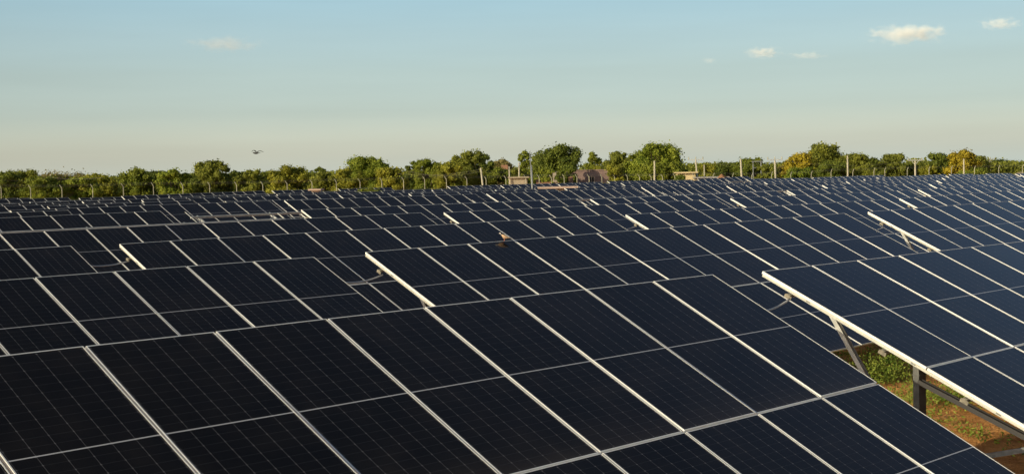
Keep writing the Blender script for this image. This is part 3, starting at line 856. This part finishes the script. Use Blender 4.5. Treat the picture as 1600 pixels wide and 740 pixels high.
tree(580, 293.5, 44, 'olive', 112, 'low olive bush growing among the far panels left of centre', 'bush', 'bush', base_gap=.03)

# ------------------------------------------------------------------ birds
def loft(b, rings, n=12, mi=0):
    """rings: (centre, half width vector, half height vector)"""
    o = len(b.v)
    for c, u, v in rings:
        c, u, v = Vector(c), Vector(u), Vector(v)
        for k in range(n):
            a = 2 * math.pi * k / n; b.v.append(tuple(c + u * math.cos(a) + v * math.sin(a)))
    for i in range(len(rings) - 1):
        for k in range(n):
            k2 = (k + 1) % n; b.f.append((o + i * n + k, o + i * n + k2, o + (i + 1) * n + k2, o + (i + 1) * n + k)); b.m.append(mi)
    b.f.append(tuple(o + k for k in reversed(range(n)))); b.m.append(mi)
    b.f.append(tuple(o + (len(rings) - 1) * n + k for k in range(n))); b.m.append(mi)
def feather(name, c1, c2, split):
    m = bpy.data.materials.new(name); m.use_nodes = True; t = m.node_tree; b = t.nodes['Principled BSDF']; b.inputs['Roughness'].default_value = .8
    tc = N(t, 'ShaderNodeTexCoord'); s_ = N(t, 'ShaderNodeSeparateXYZ'); t.links.new(tc.outputs['Object'], s_.inputs[0])
    r_ = N(t, 'ShaderNodeMapRange'); r_.inputs[1].default_value = split - .012; r_.inputs[2].default_value = split + .012
    t.links.new(s_.outputs[0], r_.inputs[0]); mx = N(t, 'ShaderNodeMixRGB'); t.links.new(r_.outputs[0], mx.inputs[0])
    mx.inputs[1].default_value = (*c1, 1); mx.inputs[2].default_value = (*c2, 1)
    no = N(t, 'ShaderNodeTexNoise'); no.inputs['Scale'].default_value = 60; t.links.new(tc.outputs['Object'], no.inputs['Vector'])
    m2 = N(t, 'ShaderNodeMixRGB', blend_type='MULTIPLY'); m2.inputs[0].default_value = .4; t.links.new(mx.outputs[0], m2.inputs[1]); t.links.new(no.outputs[0], m2.inputs[2])
    t.links.new(m2.outputs[0], b.inputs['Base Color'])
    return m
def dove():
    # stands on the top edge of the second-row table, facing left
    x, z = 17.28, Z0 - 1.2399 + .0055 * (17.28 - 14.09)
    o = thing('dove', 'brown dove with pale head perched on the top edge of a solar table', 'bird', (x, Y(1) - .02, z))
    o.rotation_euler = (0, 0, R(-38)); o.scale = (.78, .78, .78)
    body = MB(); f = feather('dove feathers', (.74, .52, .32), (.85, .80, .74), .075)
    # x towards the head (-x = left in picture is flipped by the mirror below)
    ring = [(-.175, .062, .012, .003), (-.13, .064, .017, .006), (-.085, .068, .026, .018), (-.05, .078, .038, .036), (-.01, .090, .045, .048), (.03, .104, .042, .046),
            (.055, .122, .032, .034), (.070, .142, .022, .022), (.078, .158, .0195, .019), (.088, .172, .020, .019), (.100, .176, .016, .015), (.108, .175, .008, .008), (.120, .171, .0035, .003), (.131, .167, .001, .001)]
    loft(body, [((-a, 0, h), (0, w, 0), (-v * .35 if a > .04 and a < .08 else 0, 0, v)) for a, h, w, v in ring], 14)
    bo = body.build('body', f, o, True)
    # mirrored in x: give the material the mirrored split too
    f.node_tree.nodes['Map Range'].inputs[1].default_value = -.062; f.node_tree.nodes['Map Range'].inputs[2].default_value = -.072
    WG = mat('dove wing feathers', (.62, .42, .26), .8, 0, .35, 40)
    for s_ in (-1, 1):
        w = MB(); loft(w, [((-a, s_ * y, h), (0, .006, 0), (0, 0, v)) for a, y, h, v in ((.045, .033, .108, .006), (.03, .043, .102, .024), (-.01, .048, .094, .032), (-.06, .040, .082, .024), (-.11, .026, .070, .013), (-.15, .012, .064, .004))], 8)
        w.build('wing', WG, o, True)
        l = MB(); l.tube([(0.005, s_ * .016, .055), (0.0, s_ * .016, .025), (0, s_ * .016, .004)], [.008, .004, .004], 6)
        for dx, dy in ((-.022, 0), (-.018, .010), (-.018, -.010), (.014, 0)): l.tube([(0, s_ * .016, .004), (dx, s_ * .016 + dy, .002)], [.003, .0015], 5)
        l.build('leg', mat('bird leg', (.4, .14, .1), .6), o)
        e = MB(); loft(e, [((-.094, s_ * (.0165 + .001 * k), .176), (r_, 0, 0), (0, 0, r_)) for k, r_ in ((0, .003), (2, .003), (3, .0015))], 8)
        e.build('eye', DARK, o)
dove()
def flying_bird():
    p = at(400, 60, None, 239)
    o = thing('flying_bird', 'small dark bird flying above the treeline at left', 'bird', p)
    d = RGT.copy(); o.rotation_euler = (0, 0, math.atan2(d.y, d.x) + R(12))
    FB = mat('dark bird feathers', (.03, .028, .025), .8, 0, .3, 20)
    b = MB()
    loft(b, [((x, 0, z), (0, w, 0), (0, 0, h)) for x, z, w, h in ((-.15, .01, .002, .002), (-.125, .012, .018, .02), (-.09, .0, .026, .028), (-.03, -.012, .04, .042), (.05, -.01, .036, .034), (.12, .0, .02, .014), (.19, .006, .03, .004), (.23, .008, .034, .002))], 10)
    b.build('body', FB, o, True)
    for s_ in (-1, 1):
        w = MB(); n0 = len(w.v)
        prof = [(.03, .0, .0, .10), (.12, .025, .05, .11), (.20, .02, .07, .10), (.28, -.01, .05, .07), (.36, -.05, .02, .03), (.40, -.08, .0, .005)]
        # span direction tilted so that the wings read left and right of the body
        ax = Vector((.80 * s_ , .6 * s_, 0)) if s_ > 0 else Vector((-.55, -.8, 0))
        loft(w, [(ax * a + Vector((.02, 0, up + (.03 if s_ > 0 else .05))), Vector((ch / 2 * .6, -ch / 2 * .8, 0)), (0, 0, .007)) for a, _, up, ch in prof], 8)
        w.build('wing', FB, o, True)
flying_bird()

# ------------------------------------------------------------------ clouds: small bodies of vapour far behind the trees
def cloud(px, py, w, h, dens, label, seed, flat=.5):
    dep = 3200
    c = at(px, dep, None, py); Wd = w / F_PX * dep; Hd = h / F_PX * dep
    m = bpy.data.materials.new('cloud vapour'); m.use_nodes = True; t = m.node_tree; t.nodes.clear()
    out = N(t, 'ShaderNodeOutputMaterial'); v = N(t, 'ShaderNodeVolumePrincipled'); v.inputs['Color'].default_value = (.88, .96, 1.0, 1); v.inputs['Anisotropy'].default_value = -.35
    tc = N(t, 'ShaderNodeTexCoord'); no = N(t, 'ShaderNodeTexNoise'); no.inputs['Scale'].default_value = 9.0 / Wd; no.inputs['Detail'].default_value = 7; no.inputs['Roughness'].default_value = .62
    mp = N(t, 'ShaderNodeMapping'); mp.inputs['Location'].default_value = (seed * 13.1, seed * 7.7, seed); mp.inputs['Scale'].default_value = (1, 1, 1.7)
    t.links.new(tc.outputs['Object'], mp.inputs[0]); t.links.new(mp.outputs[0], no.inputs['Vector'])
    # fade towards the rim of the body
    sc_ = N(t, 'ShaderNodeVectorMath', operation='MULTIPLY'); sc_.inputs[1].default_value = (2 / Wd, 2 / (Wd * .6), 2 / Hd)
    t.links.new(tc.outputs['Object'], sc_.inputs[0]); ln = N(t, 'ShaderNodeVectorMath', operation='LENGTH'); t.links.new(sc_.outputs[0], ln.inputs[0])
    a = N(t, 'ShaderNodeMath', operation='MULTIPLY_ADD'); a.inputs[1].default_value = -.85; a.inputs[2].default_value = 0.0
    t.links.new(ln.outputs['Value'], a.inputs[0])
    s_ = N(t, 'ShaderNodeMath', operation='MULTIPLY_ADD'); s_.inputs[1].default_value = 1.8; t.links.new(no.outputs[0], s_.inputs[0]); t.links.new(a.outputs[0], s_.inputs[2])
    r_ = N(t, 'ShaderNodeMapRange'); r_.inputs[1].default_value = .34; r_.inputs[2].default_value = .92; r_.inputs[4].default_value = dens * .95
    t.links.new(s_.outputs[0], r_.inputs[0]); t.links.new(r_.outputs[0], v.inputs['Density']); t.links.new(v.outputs[0], out.inputs['Volume'])
    b = MB(); rings = []
    for j in range(13):
        th = math.pi * j / 12; rr = max(.02, math.sin(th))
        for_c = -math.cos(th)
        rings.append(((for_c * Wd / 2, 0, 0), (0, rr * Wd * .3, 0), (0, 0, rr * Hd / 2)))
    loft(b, rings, 18)
    o = b.build('cloud', m, None, True); o.location = c; d = RGT; o.rotation_euler = (0, 0, math.atan2(d.y, d.x))
    tag(o, label, 'cloud')
cloud(1418, 53, 165, 42, .030, 'largest white cloud at upper right', 1)
cloud(1192, 82, 80, 28, .030, 'small puffy white cloud above the right treeline', 2)
cloud(1262, 87, 90, 16, .012, 'faint thin cloud wisp right of the small puffy cloud', 3)
cloud(1562, 37, 90, 28, .022, 'white cloud at the right edge of the sky', 4)
cloud(1108, 95, 36, 14, .018, 'tiny pale cloud wisp left of the small puffy cloud', 5)
cloud(352, 69, 160, 34, .0105, 'faint hazy cloud alone in the left part of the sky', 6)
